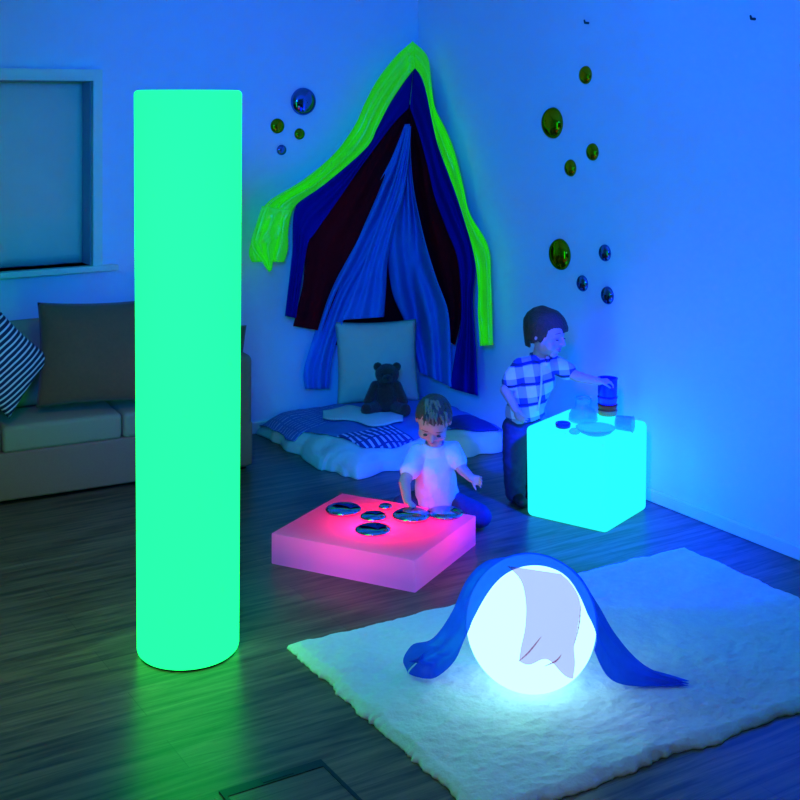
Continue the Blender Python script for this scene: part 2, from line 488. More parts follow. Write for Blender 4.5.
# cyan cube
cL, cF, cR = V((.5457, 5.348, 0)), V((.8626, 5.113, 0)), V((1.094, 5.426, 0))
cu = (cF - cL).normalized(); cv = V((-cu.y, cu.x, 0)); cs = .392
cc = cL + cu * cs / 2 + cv * cs / 2
CUBE = frame(cc, cu, cv, V((0, 0, 1)))
bm = rbox(cs, cs, .393, .024, 5)
for v in bm.verts:                             # a slightly wider top, as moulded cubes have
    k = 1 + .02 * (v.co.z / .393 - .3); v.co.x *= k; v.co.y *= k
cube = obj('cube_lamp', bm, M['cube'], base=cc, xf=CUBE)
tag(cube, 'glowing cyan cube light seat beside the standing child', 'lamp')
CT = .393

# pink slab: opal shell with a red lamp inside
sA, sB, sC = V((-.5026, 4.792, 0)), V((.056, 4.504, 0)), V((.3126, 4.994, 0))
su = (sB - sA).normalized(); sv = V((-su.y, su.x, 0)); sw, sd = (sB - sA).length, .553
sc_ = sA + su * sw / 2 + sv * sd / 2
SL = frame(sc_, su, sv, V((0, 0, 1)))
slab = obj('platform_lamp', rbox(sw, sd, .121, .006, 2), M['slab'], base=sc_, xf=SL)
autosmooth(slab)
tag(slab, 'low square light platform glowing red and pink on the floor', 'lamp')
ST = .121

# ball
BR = .1965
bc = V((.3987, 3.745, .017 + BR))
bm = bmesh.new(); bmesh.ops.create_uvsphere(bm, u_segments=96, v_segments=64, radius=BR); bm.transform(Matrix.Translation(bc))
tag(obj('ball_lamp', bm, M['ball'], base=bc - V((0, 0, BR))), 'glowing white ball light draped with scarves on the white rug', 'lamp')

# ------------------------------------------------------------------ rug
rL, rF, rT = V((-.372, 4.047, 0)), V((.277, 3.101, 0)), V((1.137, 4.942, 0))
ru = (rT - rL).normalized(); rl = (rT - rL).length; rv = V((ru.y, -ru.x, 0)); rw = (rF - rL).length
def rug_h(x, y):
    e = min(x, rl - x, y, rw - y)
    return .004 + .020 * min(1, max(0, e) / .03) ** .6
nx, ny = 300, 200
grid = []
for i in range(nx + 1):
    row = []
    for j in range(ny + 1):
        x, y = rl * i / nx, rw * j / ny
        p = rL + ru * x + rv * y
        e = min(x, rl - x, y, rw - y)
        edge = max(0, 1 - e / .05)
        off = V((noise.noise(V((x * 9, y * 9, 1))), noise.noise(V((x * 9, y * 9, 5))), 0)) * .022 * edge
        off += V((noise.noise(V((x * 40, y * 40, 1))), noise.noise(V((x * 40, y * 40, 5))), 0)) * .010 * edge
        hgt = rug_h(x, y)
        dist = (p - V((bc.x, bc.y, 0))).length
        inner = max(0, 1 - edge)
        dent = .006 * max(0, 1 - dist / .12)
        hgt += inner * (.010 * fbm((x, y, 0), 5, 3) + .0030 * fbm((x + 5, y * 1.6, 0), 24, 3) + .0015 * noise.noise(V((x * 90, y * 90, 2)))) - dent
        row.append(p + off + V((0, 0, max(.003, hgt))))
    grid.append(row)
bm = bmesh.new(); vs = sheet(bm, grid)
rim = [vs[i][0] for i in range(nx + 1)] + [vs[nx][j] for j in range(1, ny + 1)] + [vs[i][ny] for i in range(nx - 1, -1, -1)] + [vs[0][j] for j in range(ny - 1, 0, -1)]
low = [bm.verts.new(V((v.co.x, v.co.y, .0005))) for v in rim]
for i in range(len(rim)):
    j = (i + 1) % len(rim); bm.faces.new((rim[i], rim[j], low[j], low[i]))
bm.faces.new(low)
rug = obj('fluffy_rug', bm, M['rug'], base=rL + ru * rl / 2 + rv * rw / 2)
tag(rug, 'soft white fluffy rug lying in front under the glowing ball', 'rug')
RZ = .026

# ------------------------------------------------------------------ scarves on the ball
def out_of_ball(p, gap):
    d = p - bc
    if d.length < BR + gap: return bc + d.normalized() * (BR + gap)
    return p
def ball_ray(px, py, gap):
    d = V(((px - 400) / FPX, 1, -(py - HZ) / FPX)).normalized(); o = V((0, 0, H)) - bc
    b = o.dot(d); R = BR + gap; disc = b * b - o.dot(o) + R * R
    t = -b - math.sqrt(disc) if disc > 0 else -b
    p = o + d * t
    return bc + p.normalized() * R
NS, NW = 130, 34
def G(x, y, z=.045): return fl(x, y, z)
outer = [G(411, 673), G(403, 660), G(411, 645, .06), at(430, 639, 3.90), at(450, 612, 3.86), at(465, 581, 3.82), at(484, 562, 3.80), at(508, 557, 3.80), at(545, 557, 3.80),
         at(575, 572, 3.80), at(596, 603, 3.84), at(615, 634, 3.86), G(645, 666), G(685, 681, .036)]
inner = [G(416, 675), G(429, 677), G(442, 674, .05), at(457, 660, 3.70), at(467, 636, 3.69), ball_ray(481, 605, .006), ball_ray(500, 579, .006), ball_ray(522, 567, .006), ball_ray(548, 567, .006),
         ball_ray(570, 580, .006), ball_ray(588, 614, .006), at(597, 652, 3.71), G(619, 684), G(684, 686, .036)]
po, pi_ = polyline(outer, NS), polyline(inner, NS)
grid = []
for w in range(NW + 1):
    f = w / NW; row = []
    for k in range(NS):
        t = k / (NS - 1); p = pi_[k].lerp(po[k], f)
        end = max(0, abs(t - .5) * 2 - .2) / .8
        wv = math.sin(f * 15 + 2.5 * math.sin(t * 6)) * .7 + noise.noise(V((t * 6, f * 5, 3)))
        p = p + (p - bc).normalized() * ((.002 + .018 * end) * wv)
        roll = max(0, 1 - t / .16)
        p.z += .045 * roll * math.sin(f * PI) + .035 * max(0, (t - .82) / .18) * math.sin(f * PI) * max(0, 1 - (t - .82) / .16)
        p = out_of_ball(p, .005); p.z = max(p.z, RZ + .010); row.append(p)
    grid.append(row)
bm = bmesh.new(); sheet(bm, grid)
scarf = solid(obj('sheer_scarf', bm, M['scarf'], base=bc - V((0, 0, BR - .01))), .0012)
tag(scarf, 'sheer royal blue scarf over the ball trailing onto the rug on both sides', 'scarf')

left = polyline([(507, 566), (517, 575), (523, 586), (526, 606), (525, 628), (521, 647), (519, 661)], 40)
right = polyline([(561, 574), (572, 585), (580, 602), (578, 624), (574, 645), (575, 662), (573, 677)], 40)
grid = []
for k in range(40):
    row = []
    for j in range(25):
        f = j / 24; q = left[k].lerp(right[k], f)
        dz = (k / 39) ** 3 * (math.sin(f * PI) * -6 + 4 * math.sin(f * 9))
        wr = .5 + .5 * math.sin(f * 9 + k * .11 + 1.5 * math.sin(k * .15))
        row.append(ball_ray(q.x, q.y + dz, .009 + .007 * wr * (.3 + k / 50)))
    grid.append(row)
bm = bmesh.new(); sheet(bm, grid)
pk = solid(obj('pink_voile_square', bm, M['lilac'], base=bc + V((0, -.05, BR - .05))), .001)
pk.name = 'sheer_scarf'
tag(pk, 'small sheer pinkish lilac scarf clinging to the front of the glowing ball', 'scarf')
# gathered folds of the pink scarf
for pts in ([(519, 661), (529, 652), (541, 637)], [(545, 666), (556, 661), (561, 655)], [(574, 645), (579, 625), (581, 604)]):
    bm = bmesh.new(); pp = [ball_ray(q.x, q.y, .018) for q in polyline(pts, 8)]
    chain(bm, pp, [.0006 + .0018 * math.sin(PI * (i + .5) / 8) for i in range(8)], seg=8)
    obj('fold', bm, M['lilac'], pk)

# ------------------------------------------------------------------ sofa
S0 = V((-.7207, 6.03, 0)); sfu = V((-.882, -.470, 0)).normalized(); sfv = V((-.470, .882, 0)).normalized()
def sofa_m(t, d, z, yaw=0): # origin at t left of the right front corner, d deep
    return frame(S0 + sfu * t + sfv * d + V((0, 0, z)), -sfu, sfv, V((0, 0, 1)))
SLEN = 1.96
sofa = thing('sofa', 'long grey upholstered sofa against the left wall under the window', 'sofa', S0 + sfu * SLEN / 2 + sfv * .2)
obj('base_frame', rbox(SLEN, .47, .215, .012, 3, z0=.02), M['sofa'], sofa, xf=sofa_m(SLEN / 2, .235, 0))
for t in (.06, SLEN - .06):
    bm = rbox(.125, .475, .555, .035, 5, z0=.008)
    autosmooth(obj('armrest', bm, M['sofa'], sofa, xf=sofa_m(t, .238, 0)), 60)
obj('backrest', rbox(SLEN - .25, .12, .50, .03, 4, z0=.22), M['sofa'], sofa, xf=sofa_m(SLEN / 2, .408, 0))
def puffy(w, d, h, r, amp, seed):
    bm = rbox(w, d, h, r, 4)
    bmesh.ops.subdivide_edges(bm, edges=[e for e in bm.edges if e.calc_length() > .08], cuts=7, use_grid_fill=True)
    for v in bm.verts:
        x, y = 2 * v.co.x / w, 2 * v.co.y / d
        k = max(0, (1 - x * x)) * max(0, (1 - y * y))
        if v.co.z > h * .5: v.co.z += amp * k
        v.co += V((0, 0, 1)) * .003 * noise.noise(V((v.co.x * 12, v.co.y * 12, seed)))
    return bm
edges = [.125, .645, 1.19, SLEN - .125]
for i in range(3):
    w = edges[i + 1] - edges[i] - .006; t = (edges[i] + edges[i + 1]) / 2
    obj('seat_cushion', puffy(w, .36, .118, .02, .012, i), M['sofa_seat'], sofa, xf=sofa_m(t, .178, .232))
    Rt = Matrix.Rotation(math.radians(-9), 4, 'X')
    obj('back_cushion', puffy(w, .13, .40, .05, .01, i + 5), M['sofa_seat'], sofa, xf=sofa_m(t, .345, .352) @ Rt)
for t in (.05, SLEN - .05):
    for d in (.05, .42):
        obj('foot', rbox(.05, .05, .024, .004, 1), M['frame'], sofa, xf=sofa_m(t, d, 0))

def throw_pillow(w, h, t, n=30, ear=.03, seed=0):
    """a stuffed square cushion standing in the XZ plane, soft side along Y"""
    bm = bmesh.new(); rows = {}
    for sgn in (-1, 1):
        g = []
        for i in range(n + 1):
            row = []
            for j in range(n + 1):
                u, v = 2 * i / n - 1, 2 * j / n - 1
                k = (max(0, 1 - abs(u) ** 2.6) * max(0, 1 - abs(v) ** 2.6)) ** .55
                pu = u * (1 - .055 * (1 - v * v)) ; pv = v * (1 - .055 * (1 - u * u))
                wr = 1 + .12 * fbm((u + seed, v, sgn), 1.7, 3)
                row.append(V((pu * w / 2, sgn * t / 2 * k * wr, pv * h / 2)))
            g.append(row)
        rows[sgn] = sheet(bm, g)
    bmesh.ops.remove_doubles(bm, verts=bm.verts, dist=.0006)
    return bm

def tilt(yaw, pitch, roll):
    return Matrix.Rotation(yaw, 4, 'Z') @ Matrix.Rotation(pitch, 4, 'X') @ Matrix.Rotation(roll, 4, 'Y')
syaw = math.atan2(-sfu.y, -sfu.x)
def place_pillow(name, bm, m, centre, yaw, pitch, roll, label, cat='cushion', group=None):
    xf = Matrix.Translation(centre) @ tilt(yaw, math.radians(pitch), math.radians(roll))
    low = min((xf @ v.co).z for v in bm.verts)
    me = bpy.data.meshes.new(name); bmesh.ops.recalc_face_normals(bm, faces=bm.faces); bm.to_mesh(me); bm.free()
    for p in me.polygons: p.use_smooth = True
    me.materials.append(m)
    o = bpy.data.objects.new(name, me); COL.objects.link(o); o.matrix_world = xf
    return tag(o, label, cat, group)
P = at(97, 352, 5.74)
place_pillow('throw_cushion', throw_pillow(.54, .475, .15, seed=1), M['brown'], P, syaw * .65, -10, 1,
             'large plain brown cushion on the sofa left of the glowing column', group='cushions on the sofa')
P = at(200, 366, 6.03)
place_pillow('throw_cushion', throw_pillow(.46, .42, .14, seed=3), M['brown'], P, syaw, -12, 8,
             'brown cushion mostly hidden behind the glowing column, its corner above the armrest', group='cushions on the sofa')
P = at(5, 365, 5.50)
place_pillow('throw_cushion', throw_pillow(.335, .335, .11, seed=5), M['stripe'], P, math.radians(50), -10, 46,
             'navy and white striped cushion standing on its corner at the sofa end', group='cushions on the sofa')

# ------------------------------------------------------------------ floor bed in the corner
QA, QB, QH = 1.04, .985, .125
def quilt_h(a, b):
    s = min(1, abs(2 * a / QA - 1)); t = min(1, abs(2 * b / QB - 1))
    return QH * ((1 - s ** 7) * (1 - t ** 7)) ** .5
def quilt_pt(a, b):
    s = 2 * a / QA - 1; t = 2 * b / QB - 1
    e = max(abs(s), abs(t)); out = max(0, (e - .7) / .3)
    wob = .045 * out * noise.noise(V((a * 5, b * 5, 3))) + .02 * out * noise.noise(V((a * 13, b * 13, 6)))
    aa = max(.02, a + wob * (1 if s > 0 else 0)); bb = max(.02, b + wob * 1.2 * (1 if t > 0 else 0))
    z = quilt_h(a, b) + .010 * fbm((a, b, 0), 6, 3) * (1 if e < .97 else 0)
    fold = .022 * out * math.sin(a * 31 + 4 * b) if t > .6 else .022 * out * math.sin(b * 29 + 3 * a)
    return ab(aa + .5 * fold * (s > .6), bb + .7 * fold * (t > .6), max(.002, z + .25 * fold * (e < .96)))
n = 110
def rem(u): # denser near the rim
    return .5 - .5 * math.cos(PI * u) if True else u
bm = bmesh.new()
vs = sheet(bm, [[quilt_pt(QA * rem(i / n), QB * rem(j / n)) for j in range(n + 1)] for i in range(n + 1)])
rim = [vs[i][0] for i in range(n + 1)] + [vs[n][j] for j in range(1, n + 1)] + [vs[i][n] for i in range(n - 1, -1, -1)] + [vs[0][j] for j in range(n - 1, 0, -1)]
bm.faces.new(rim)
duv = obj('floor_mattress', bm, M['duvet'], base=ab(QA / 2, QB / 2))
tag(duv, 'puffy pale mattress with rumpled cover on the floor in the tent corner', 'mattress')
# patchwork blanket lying over it
def inside(f, g):   # blanket outline over the mattress: f along a, g along b
    return f, g
ga = 70
grid = []
for i in range(ga + 1):
    row = []
    for j in range(ga + 1):
        f, g_ = i / ga, j / ga
        a = .05 + (QA - .05) * f
        bmax = .90 + .03 * math.sin(a * 11) - .42 * max(0, min(1, (a - .88) / .10))
        b = .03 + (bmax - .03) * g_
        p = quilt_pt(min(a, QA * .985), min(b, QB * .985))
        p += V((0, 0, .008 + .005 * noise.noise(V((a * 9, b * 9, 4)))))
        if a > QA * .985: p += A_ * (a - QA * .985) * .6
        row.append(p)
    grid.append(row)
bm = bmesh.new(); sheet(bm, grid)
tag(solid(obj('patchwork_blanket', bm, M['blanket'], base=ab(.5, .35, .17)), .006), 'blue blanket with striped patches spread over the floor mattress', 'blanket')
# pale folded cloth before the bear
grid = []
ctr = fl(363, 417, .15)
for i in range(31):
    row = []
    for j in range(13):
        u, v = i / 15 - 1, j / 6 - 1
        px = 363 + 40 * u; py = 416 + 3.5 * u + 7.5 * v * (1 - .55 * u * u) + 2 * math.sin(u * 5)
        p = fl(px, py, .150)
        p.z += .010 * (1 - u * u) * (1 - v * v) + .003 * noise.noise(V((u * 4, v * 4, 1)))
        row.append(p)
    grid.append(row)
bm = bmesh.new(); sheet(bm, grid)
tag(solid(obj('folded_cloth', bm, M['duvet'], base=ctr), .006), 'pale cloth lying on the blanket in front of the teddy bear', 'cloth')
# big pillow
pb = fl(372.5, 400, .135)
P = pb + V((0, .045, .214)) + B_ * .05
place_pillow('bed_pillow', throw_pillow(.468, .455, .15, seed=9), M['pillow'], P, math.radians(12), -11, 0,
             'large white pillow leaning in the tent behind the teddy bear', 'pillow')

# ------------------------------------------------------------------ teddy bear
bb_ = fl(386, 413, .142)
bear = thing('teddy_bear', 'brown plush teddy bear sitting on the blanket against the white pillow', 'toy', bb_)
def furry(name, shapes, m=None, parent=bear, vox=.004):
    bm = bmesh.new()
    for s in shapes:
        if s[0] == 'e': ellipsoid(bm, bb_ + V(s[1]), s[2])
        else: capsule(bm, bb_ + V(s[1]), bb_ + V(s[2]), s[3], s[4])
    return blob(name, bm, m or M['bear'], parent, voxel=vox, smooth=3, disp=lambda c: .0022 * noise.noise(c * 160))
furry('body', [('e', (0, .02, .085), (.074, .064, .088)), ('e', (0, .02, .145), (.055, .05, .05))])
hd = furry('head', [('e', (.006, .012, .205), (.064, .058, .055))])
for s in (-1, 1): furry('ear', [('e', (.006 + s * .050, .018, .243), (.024, .014, .024))], parent=hd)
mz = furry('muzzle', [('e', (.008, -.042, .193), (.030, .026, .023))], parent=hd)
bm = bmesh.new(); ellipsoid(bm, bb_ + V((.008, -.067, .202)), (.010, .006, .007)); obj('nose', bm, M['bear_nose'], hd)
for s in (-1, 1):
    bm = bmesh.new(); ellipsoid(bm, bb_ + V((.006 + s * .024, -.045, .216)), (.006, .004, .006)); obj('eye', bm, M['bear_nose'], hd)
for s in (-1, 1):
    furry('arm', [('c', (s * .055, .01, .140), (s * .092, -.025, .070), .030, .026)])
    furry('leg', [('c', (s * .050, -.005, .035), (s * .098, -.075, .034), .036, .030), ('e', (s * .102, -.085, .038), (.030, .020, .034))])

# ------------------------------------------------------------------ the tent of hung cloths
def hang(bm, outer, inner, d0, d1, amp, waves, seed, n=90, m=26, sway=0.0):
    o, i_ = polyline(outer, n), polyline(inner, n)
    g = []
    for k in range(n):
        row = []
        t = k / (n - 1)
        for j in range(m + 1):
            f = j / m; q = o[k].lerp(i_[k], f)
            env = min(1, t * 4)
            fold = math.sin(2 * PI * waves * f + seed + 1.4 * math.sin(t * 3 + seed)) * .7 + noise.noise(V((f * 4 + seed, t * 6, seed)))
            d = d0 + (d1 - d0) * t + amp * fold * env + .35 * amp * noise.noise(V((f * 5, t * 8, seed + 3)))
            row.append(wallmap(q.x, q.y, max(.012, d)))
        g.append(row)
    sheet(bm, g)

# lime green: over the top, down both sides
bm = bmesh.new()
hang(bm, [(413, 41), (396, 56), (378, 79), (365, 103), (355, 125), (335, 153), (303, 180), (267, 203), (257, 226), (249, 251), (252, 262)],
     [(415, 68), (404, 82), (389, 105), (377, 128), (366, 148), (326, 183), (298, 203), (291, 215), (288, 232), (288, 248), (284, 262)], .140, .155, .026, 1.6, 1.0)
hang(bm, [(262, 206), (256, 225), (251, 245), (262, 262), (269, 272)], [(292, 210), (284, 222), (278, 238), (274, 252), (272, 270)], .175, .18, .016, 1.6, 2.0, n=40, m=20)
hang(bm, [(412, 41), (427, 56), (431, 80), (435, 107), (446, 130), (455, 153), (463, 185), (470, 214), (488, 246), (491, 283), (493, 345)],
     [(415, 68), (422, 78), (427, 95), (432, 120), (438, 145), (449, 175), (459, 203), (473, 250), (478, 285), (478, 315), (480, 346)], .140, .12, .026, 1.5, 4.0)
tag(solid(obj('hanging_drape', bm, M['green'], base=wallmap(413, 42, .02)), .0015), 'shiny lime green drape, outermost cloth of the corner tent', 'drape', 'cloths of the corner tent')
# royal blue
bm = bmesh.new()
hang(bm, [(414, 62), (404, 79), (389, 102), (377, 125), (364, 147), (326, 181), (296, 206), (292, 254), (285, 316)],
     [(409, 108), (395, 122), (378, 144), (360, 168), (343, 193), (315, 233), (308, 244), (301, 285), (296, 318)], .105, .12, .012, 2.2, 5.0)
hang(bm, [(414, 62), (422, 80), (428, 97), (433, 122), (440, 148), (459, 202), (475, 256), (473, 300), (476, 350), (478, 396)],
     [(410, 108), (416, 125), (421, 141), (428, 168), (435, 198), (446, 228), (458, 262), (461, 317), (455, 355), (450, 388)], .105, .09, .012, 2.2, 6.0)
tag(solid(obj('hanging_drape', bm, M['bluecloth'], base=wallmap(413, 64, .02)), .0015), 'royal blue drape between the lime green and dark red tent cloths', 'drape', 'cloths of the corner tent')
# dark red, running on behind the pale voile
bm = bmesh.new()
hang(bm, [(409, 103), (395, 118), (378, 140), (360, 164), (343, 189), (314, 229), (306, 244), (303, 283), (293, 326)],
     [(410, 115), (400, 138), (388, 170), (378, 195), (368, 220), (352, 255), (340, 285), (330, 310), (322, 331)], .075, .085, .010, 2.0, 7.0)
hang(bm, [(409, 103), (418, 122), (423, 140), (430, 168), (437, 196), (448, 226), (459, 260), (461, 315), (455, 345)],
     [(410, 115), (410, 138), (411, 160), (413, 190), (417, 220), (424, 250), (432, 280), (440, 305), (446, 340)], .075, .065, .010, 2.0, 8.0)
hang(bm, [(406, 112), (396, 150), (380, 190), (362, 230), (346, 270), (336, 300), (330, 325), (328, 345)],
     [(411, 112), (414, 150), (420, 190), (427, 230), (436, 270), (442, 300), (445, 325), (446, 345)], .040, .036, .008, 4.0, 9.0, m=40)
tag(solid(obj('hanging_drape', bm, M['redcloth'], base=wallmap(410, 105, .02)), .0015), 'dark red drape lining the corner tent inside the royal blue one', 'drape', 'cloths of the corner tent')
# pale blue voile
bm = bmesh.new()
hang(bm, [(405, 124), (392, 157), (378, 185), (355, 237), (338, 275), (326, 300), (314, 335), (304, 369), (305, 389)],
     [(410, 124), (407, 160), (400, 190), (385, 235), (368, 270), (352, 300), (340, 330), (332, 360), (329, 389)], .105, .07, .030, 2.2, 11.0)
hang(bm, [(407, 126), (399, 160), (388, 195), (374, 235), (362, 270), (350, 300), (341, 320)],
     [(411, 126), (409, 160), (404, 195), (395, 228), (388, 260), (386, 290), (384, 317)], .145, .165, .026, 2.6, 12.0)
hang(bm, [(410, 126), (411, 160), (414, 190), (420, 220), (427, 248), (437, 280), (448, 311), (451, 350), (453, 388)],
     [(408, 128), (402, 165), (396, 200), (390, 230), (388, 262), (393, 295), (406, 325), (415, 355), (419, 372)], .115, .075, .032, 2.4, 13.0)
tag(solid(obj('hanging_drape', bm, M['voile'], base=wallmap(409, 126, .02)), .0012), 'pale blue sheer drape, innermost cloth hanging over the tent pillow', 'drape', 'cloths of the corner tent')

# ------------------------------------------------------------------ mirrored domes on the walls
def dome_mesh(m):
    bm = bmesh.new()
    lathe(bm, [(0, 0), (1.0, 0), (1.02, .03), (1.0, .07)] + [(math.cos(t) * 1.0, .07 + .50 * math.sin(t)) for t in [PI / 2 * k / 14 for k in range(1, 14)]] + [(0, .57)], 48)
    bmesh.ops.recalc_face_normals(bm, faces=bm.faces)
    me = bpy.data.meshes.new('dome'); bm.to_mesh(me); bm.free()
    for p in me.polygons: p.use_smooth = True
    me.materials.append(m); return me
dm = {k: dome_mesh(M[k]) for k in ('gold', 'bluem')}
ZL = B_.to_track_quat('Z', 'Y'); ZR = A_.to_track_quat('Z', 'Y')
def domes(rows, q, group):
    for px, py, rp, k, lab in rows:
        p = wallmap(px, py, 0); o = bpy.data.objects.new('mirror_dome', dm[k]); COL.objects.link(o)
        p0 = wallmap(px, py, .5 * rp * p.y / FPX * .5)
        n = B_ if q is ZL else A_
        p0 = p0 - n * n.dot(p0 - C)
        o.location = p0 + n * .001; o.rotation_mode = 'QUATERNION'; o.rotation_quaternion = q
        s = rp * p.y / FPX; o.scale = (s, s, s)
        tag(o, lab, 'mirror', group)
domes([(304.5, 101.5, 13.6, 'bluem', 'largest blue mirror dome on the left wall beside the tent'),
       (278, 126, 7.4, 'gold', 'gold mirror dome lower left of the largest blue one'),
       (300, 134, 5.6, 'gold', 'small gold mirror dome directly under the largest blue one'),
       (282, 150, 5.2, 'bluem', 'smallest blue mirror dome, lowest of the left wall group')], ZL, 'mirror domes on the left wall')
domes([(584.5, 75, 9, 'gold', 'small gold mirror dome, highest on the right wall'),
       (550.5, 123, 15.3, 'gold', 'large gold mirror dome in the upper group on the right wall'),
       (591.5, 152, 8.6, 'gold', 'small gold mirror dome right of the large upper one'),
       (569.5, 168, 8.4, 'gold', 'small gold mirror dome, lowest of the upper group on the right wall')], ZR, 'upper mirror domes on the right wall')
domes([(558, 254.5, 15.3, 'gold', 'large gold mirror dome just above the standing child'),
       (604, 253, 8.4, 'bluem', 'small blue mirror dome level with the large lower gold one'),
       (581.5, 283.5, 8, 'bluem', 'small blue mirror dome between the large lower gold one and the lowest dome'),
       (606.5, 295.5, 8.8, 'bluem', 'dark blue mirror dome, lowest and furthest right on the right wall')], ZR, 'lower mirror domes on the right wall')
# tiny hooks high on the right wall
for px, py, lab in ((588.5, 23, 'tiny dark hook high on the right wall above the highest dome'), (755, 19, 'tiny dark hook at the top far right of the right wall')):
    p = wallmap(px, py, 0); bm = bmesh.new()
    capsule(bm, p + A_ * .001, p + A_ * .022, .006, .005); capsule(bm, p + A_ * .022, p + A_ * .026 + V((0, 0, .012)), .005, .004)
    tag(obj('wall_hook', bm, M['hook'], base=p), lab, 'hook', 'wall hooks')

# ------------------------------------------------------------------ mirror pebbles on the pink slab
def pebble_mesh():
    bm = bmesh.new()
    lathe(bm, [(0, 0), (.80, 0), (.93, .06), (1.0, .17), (.995, .24), (.93, .33), (.78, .42), (.55, .49), (.28, .53), (0, .54)], 48)
    bmesh.ops.recalc_face_normals(bm, faces=bm.faces)
    me = bpy.data.meshes.new('pebble'); bm.to_mesh(me); bm.free()
    for p in me.polygons: p.use_smooth = True
    me.materials.append(M['chrome']); return me
pm = pebble_mesh()
for px, py, rp, zs, dz, lab in ((343.5, 512, 18, .75, 0, 'oval silver mirror pebble nearest the left back corner of the pink platform'),
                            (373.5, 519, 13.5, .95, 0, 'middle silver mirror pebble behind the front one on the pink platform'),
                            (373, 531.5, 18, .62, 0, 'silver mirror pebble nearest the front of the pink platform'),
                            (411, 518.5, 19, .85, 0, 'large silver mirror pebble under the seated child\'s hand'),
                            (445, 515, 18.5, .62, 0, 'silver mirror pebble at the right edge before the seated child\'s lap'),
                            (385.5, 508.5, 7, 1.3, 0, 'tiny silver mirror pebble behind the middle one on the pink platform')):
    p = fl(px, py, ST + .001); o = bpy.data.objects.new('mirror_pebble', pm); COL.objects.link(o)
    s = rp * p.y / FPX; o.location = p; o.scale = (s, s, s * zs); o.rotation_euler = (0, 0, px)
    tag(o, lab, 'toy', 'mirror pebbles on the pink platform')

# ------------------------------------------------------------------ floor hatch
hA, hB = fl(321, 760.5), fl(218.7, 792.5)
hu = (hB - hA).normalized(); hv = V((-hu.y, hu.x, 0))
if hv.y > 0: hv = -hv
hl = (hB - hA).length
hatch = thing('floor_hatch', 'dark metal frame of a floor hatch set in the boards at the bottom edge', 'hatch', hA + hu * hl / 2 + hv * .15)
HM = frame(hA, hu, hv, V((0, 0, 1)))
bm = bmesh.new()
for p0, p1 in (((0, 0, 0), (hl, .034, .004)), ((0, .034, 0), (.011, .30, .004)), ((hl - .011, .034, 0), (hl, .30, .004)), ((0, .30, 0), (hl, .312, .004))): box_pts(bm, p0, p1)
obj('rim', bm, M['frame'], hatch, smooth=False, xf=HM)
bm = bmesh.new(); box_pts(bm, (.095, .010, .003), (.185, .026, .0052)); obj('lift_handle', bm, M['hook'], hatch, smooth=False, xf=HM)
bm = bmesh.new(); box_pts(bm, (.011, .034, 0), (hl - .011, .30, .0022)); obj('lid', bm, M['floor'], hatch, smooth=False, xf=HM)

# ------------------------------------------------------------------ people
def head_frame(f, u):
    f = V(f).normalized(); u = V(u); u = (u - f * u.dot(f)).normalized(); r = u.cross(f)   # x: its own left, y: up... (r, f, u)
    return r, f, u
def head_shapes(bm, c, s, f, u):
    r, f, u = head_frame(f, u); fr = frame(V((0, 0, 0)), r, f, u)
    P = lambda x, y, z: V(c) + (r * x + f * y + u * z) * s
    ellipsoid(bm, P(0, -.05, .12), (.40 * s, .47 * s, .38 * s), fr)
    ellipsoid(bm, P(0, .10, -.16), (.325 * s, .33 * s, .33 * s), fr)
    ellipsoid(bm, P(0, .22, .12), (.30 * s, .22 * s, .25 * s), fr)
    for k in (-1, 1):
        ellipsoid(bm, P(k * .17, .24, -.20), (.155 * s, .16 * s, .15 * s), fr)
        ellipsoid(bm, P(k * .385, -.03, -.06), (.040 * s, .075 * s, .11 * s), fr)
    ellipsoid(bm, P(0, .29, -.41), (.11 * s, .10 * s, .09 * s), fr)
    ellipsoid(bm, P(0, .36, -.285), (.115 * s, .07 * s, .07 * s), fr)
    capsule(bm, P(0, .40, .03), P(0, .485, -.13), .038 * s, .055 * s)
    for k in (-1, 1): ellipsoid(bm, P(k * .045, .43, -.145), (.038 * s, .04 * s, .033 * s), fr)
    return P, fr
def face_parts(parent, P, fr, s, closed=False):
    for k in (-1, 1):
        bm = bmesh.new(); ellipsoid(bm, P(k * .155, .405, -.025 - (.02 if closed else 0)), ((.050 if closed else .062) * s, .034 * s, (.010 if closed else .034) * s), fr)
        obj('eye', bm, M['lid_shade'] if closed else M['eye'], parent)
        bm = bmesh.new(); chain(bm, [P(k * .085, .425, .115), P(k * .16, .425, .125), P(k * .24, .37, .09)], [.008 * s, .011 * s, .006 * s], seg=8); obj('eyebrow', bm, M['brow'], parent)
    bm = bmesh.new(); chain(bm, [P(-.09, .395, -.275), P(0, .435, -.268), P(.09, .395, -.275)], [.012 * s, .026 * s, .012 * s], seg=8)
    chain(bm, [P(-.08, .39, -.29), P(0, .425, -.315), P(.08, .39, -.29)], [.010 * s, .030 * s, .010 * s], seg=8)
    blob('mouth', bm, M['lip'], parent, voxel=.0015, smooth=2)

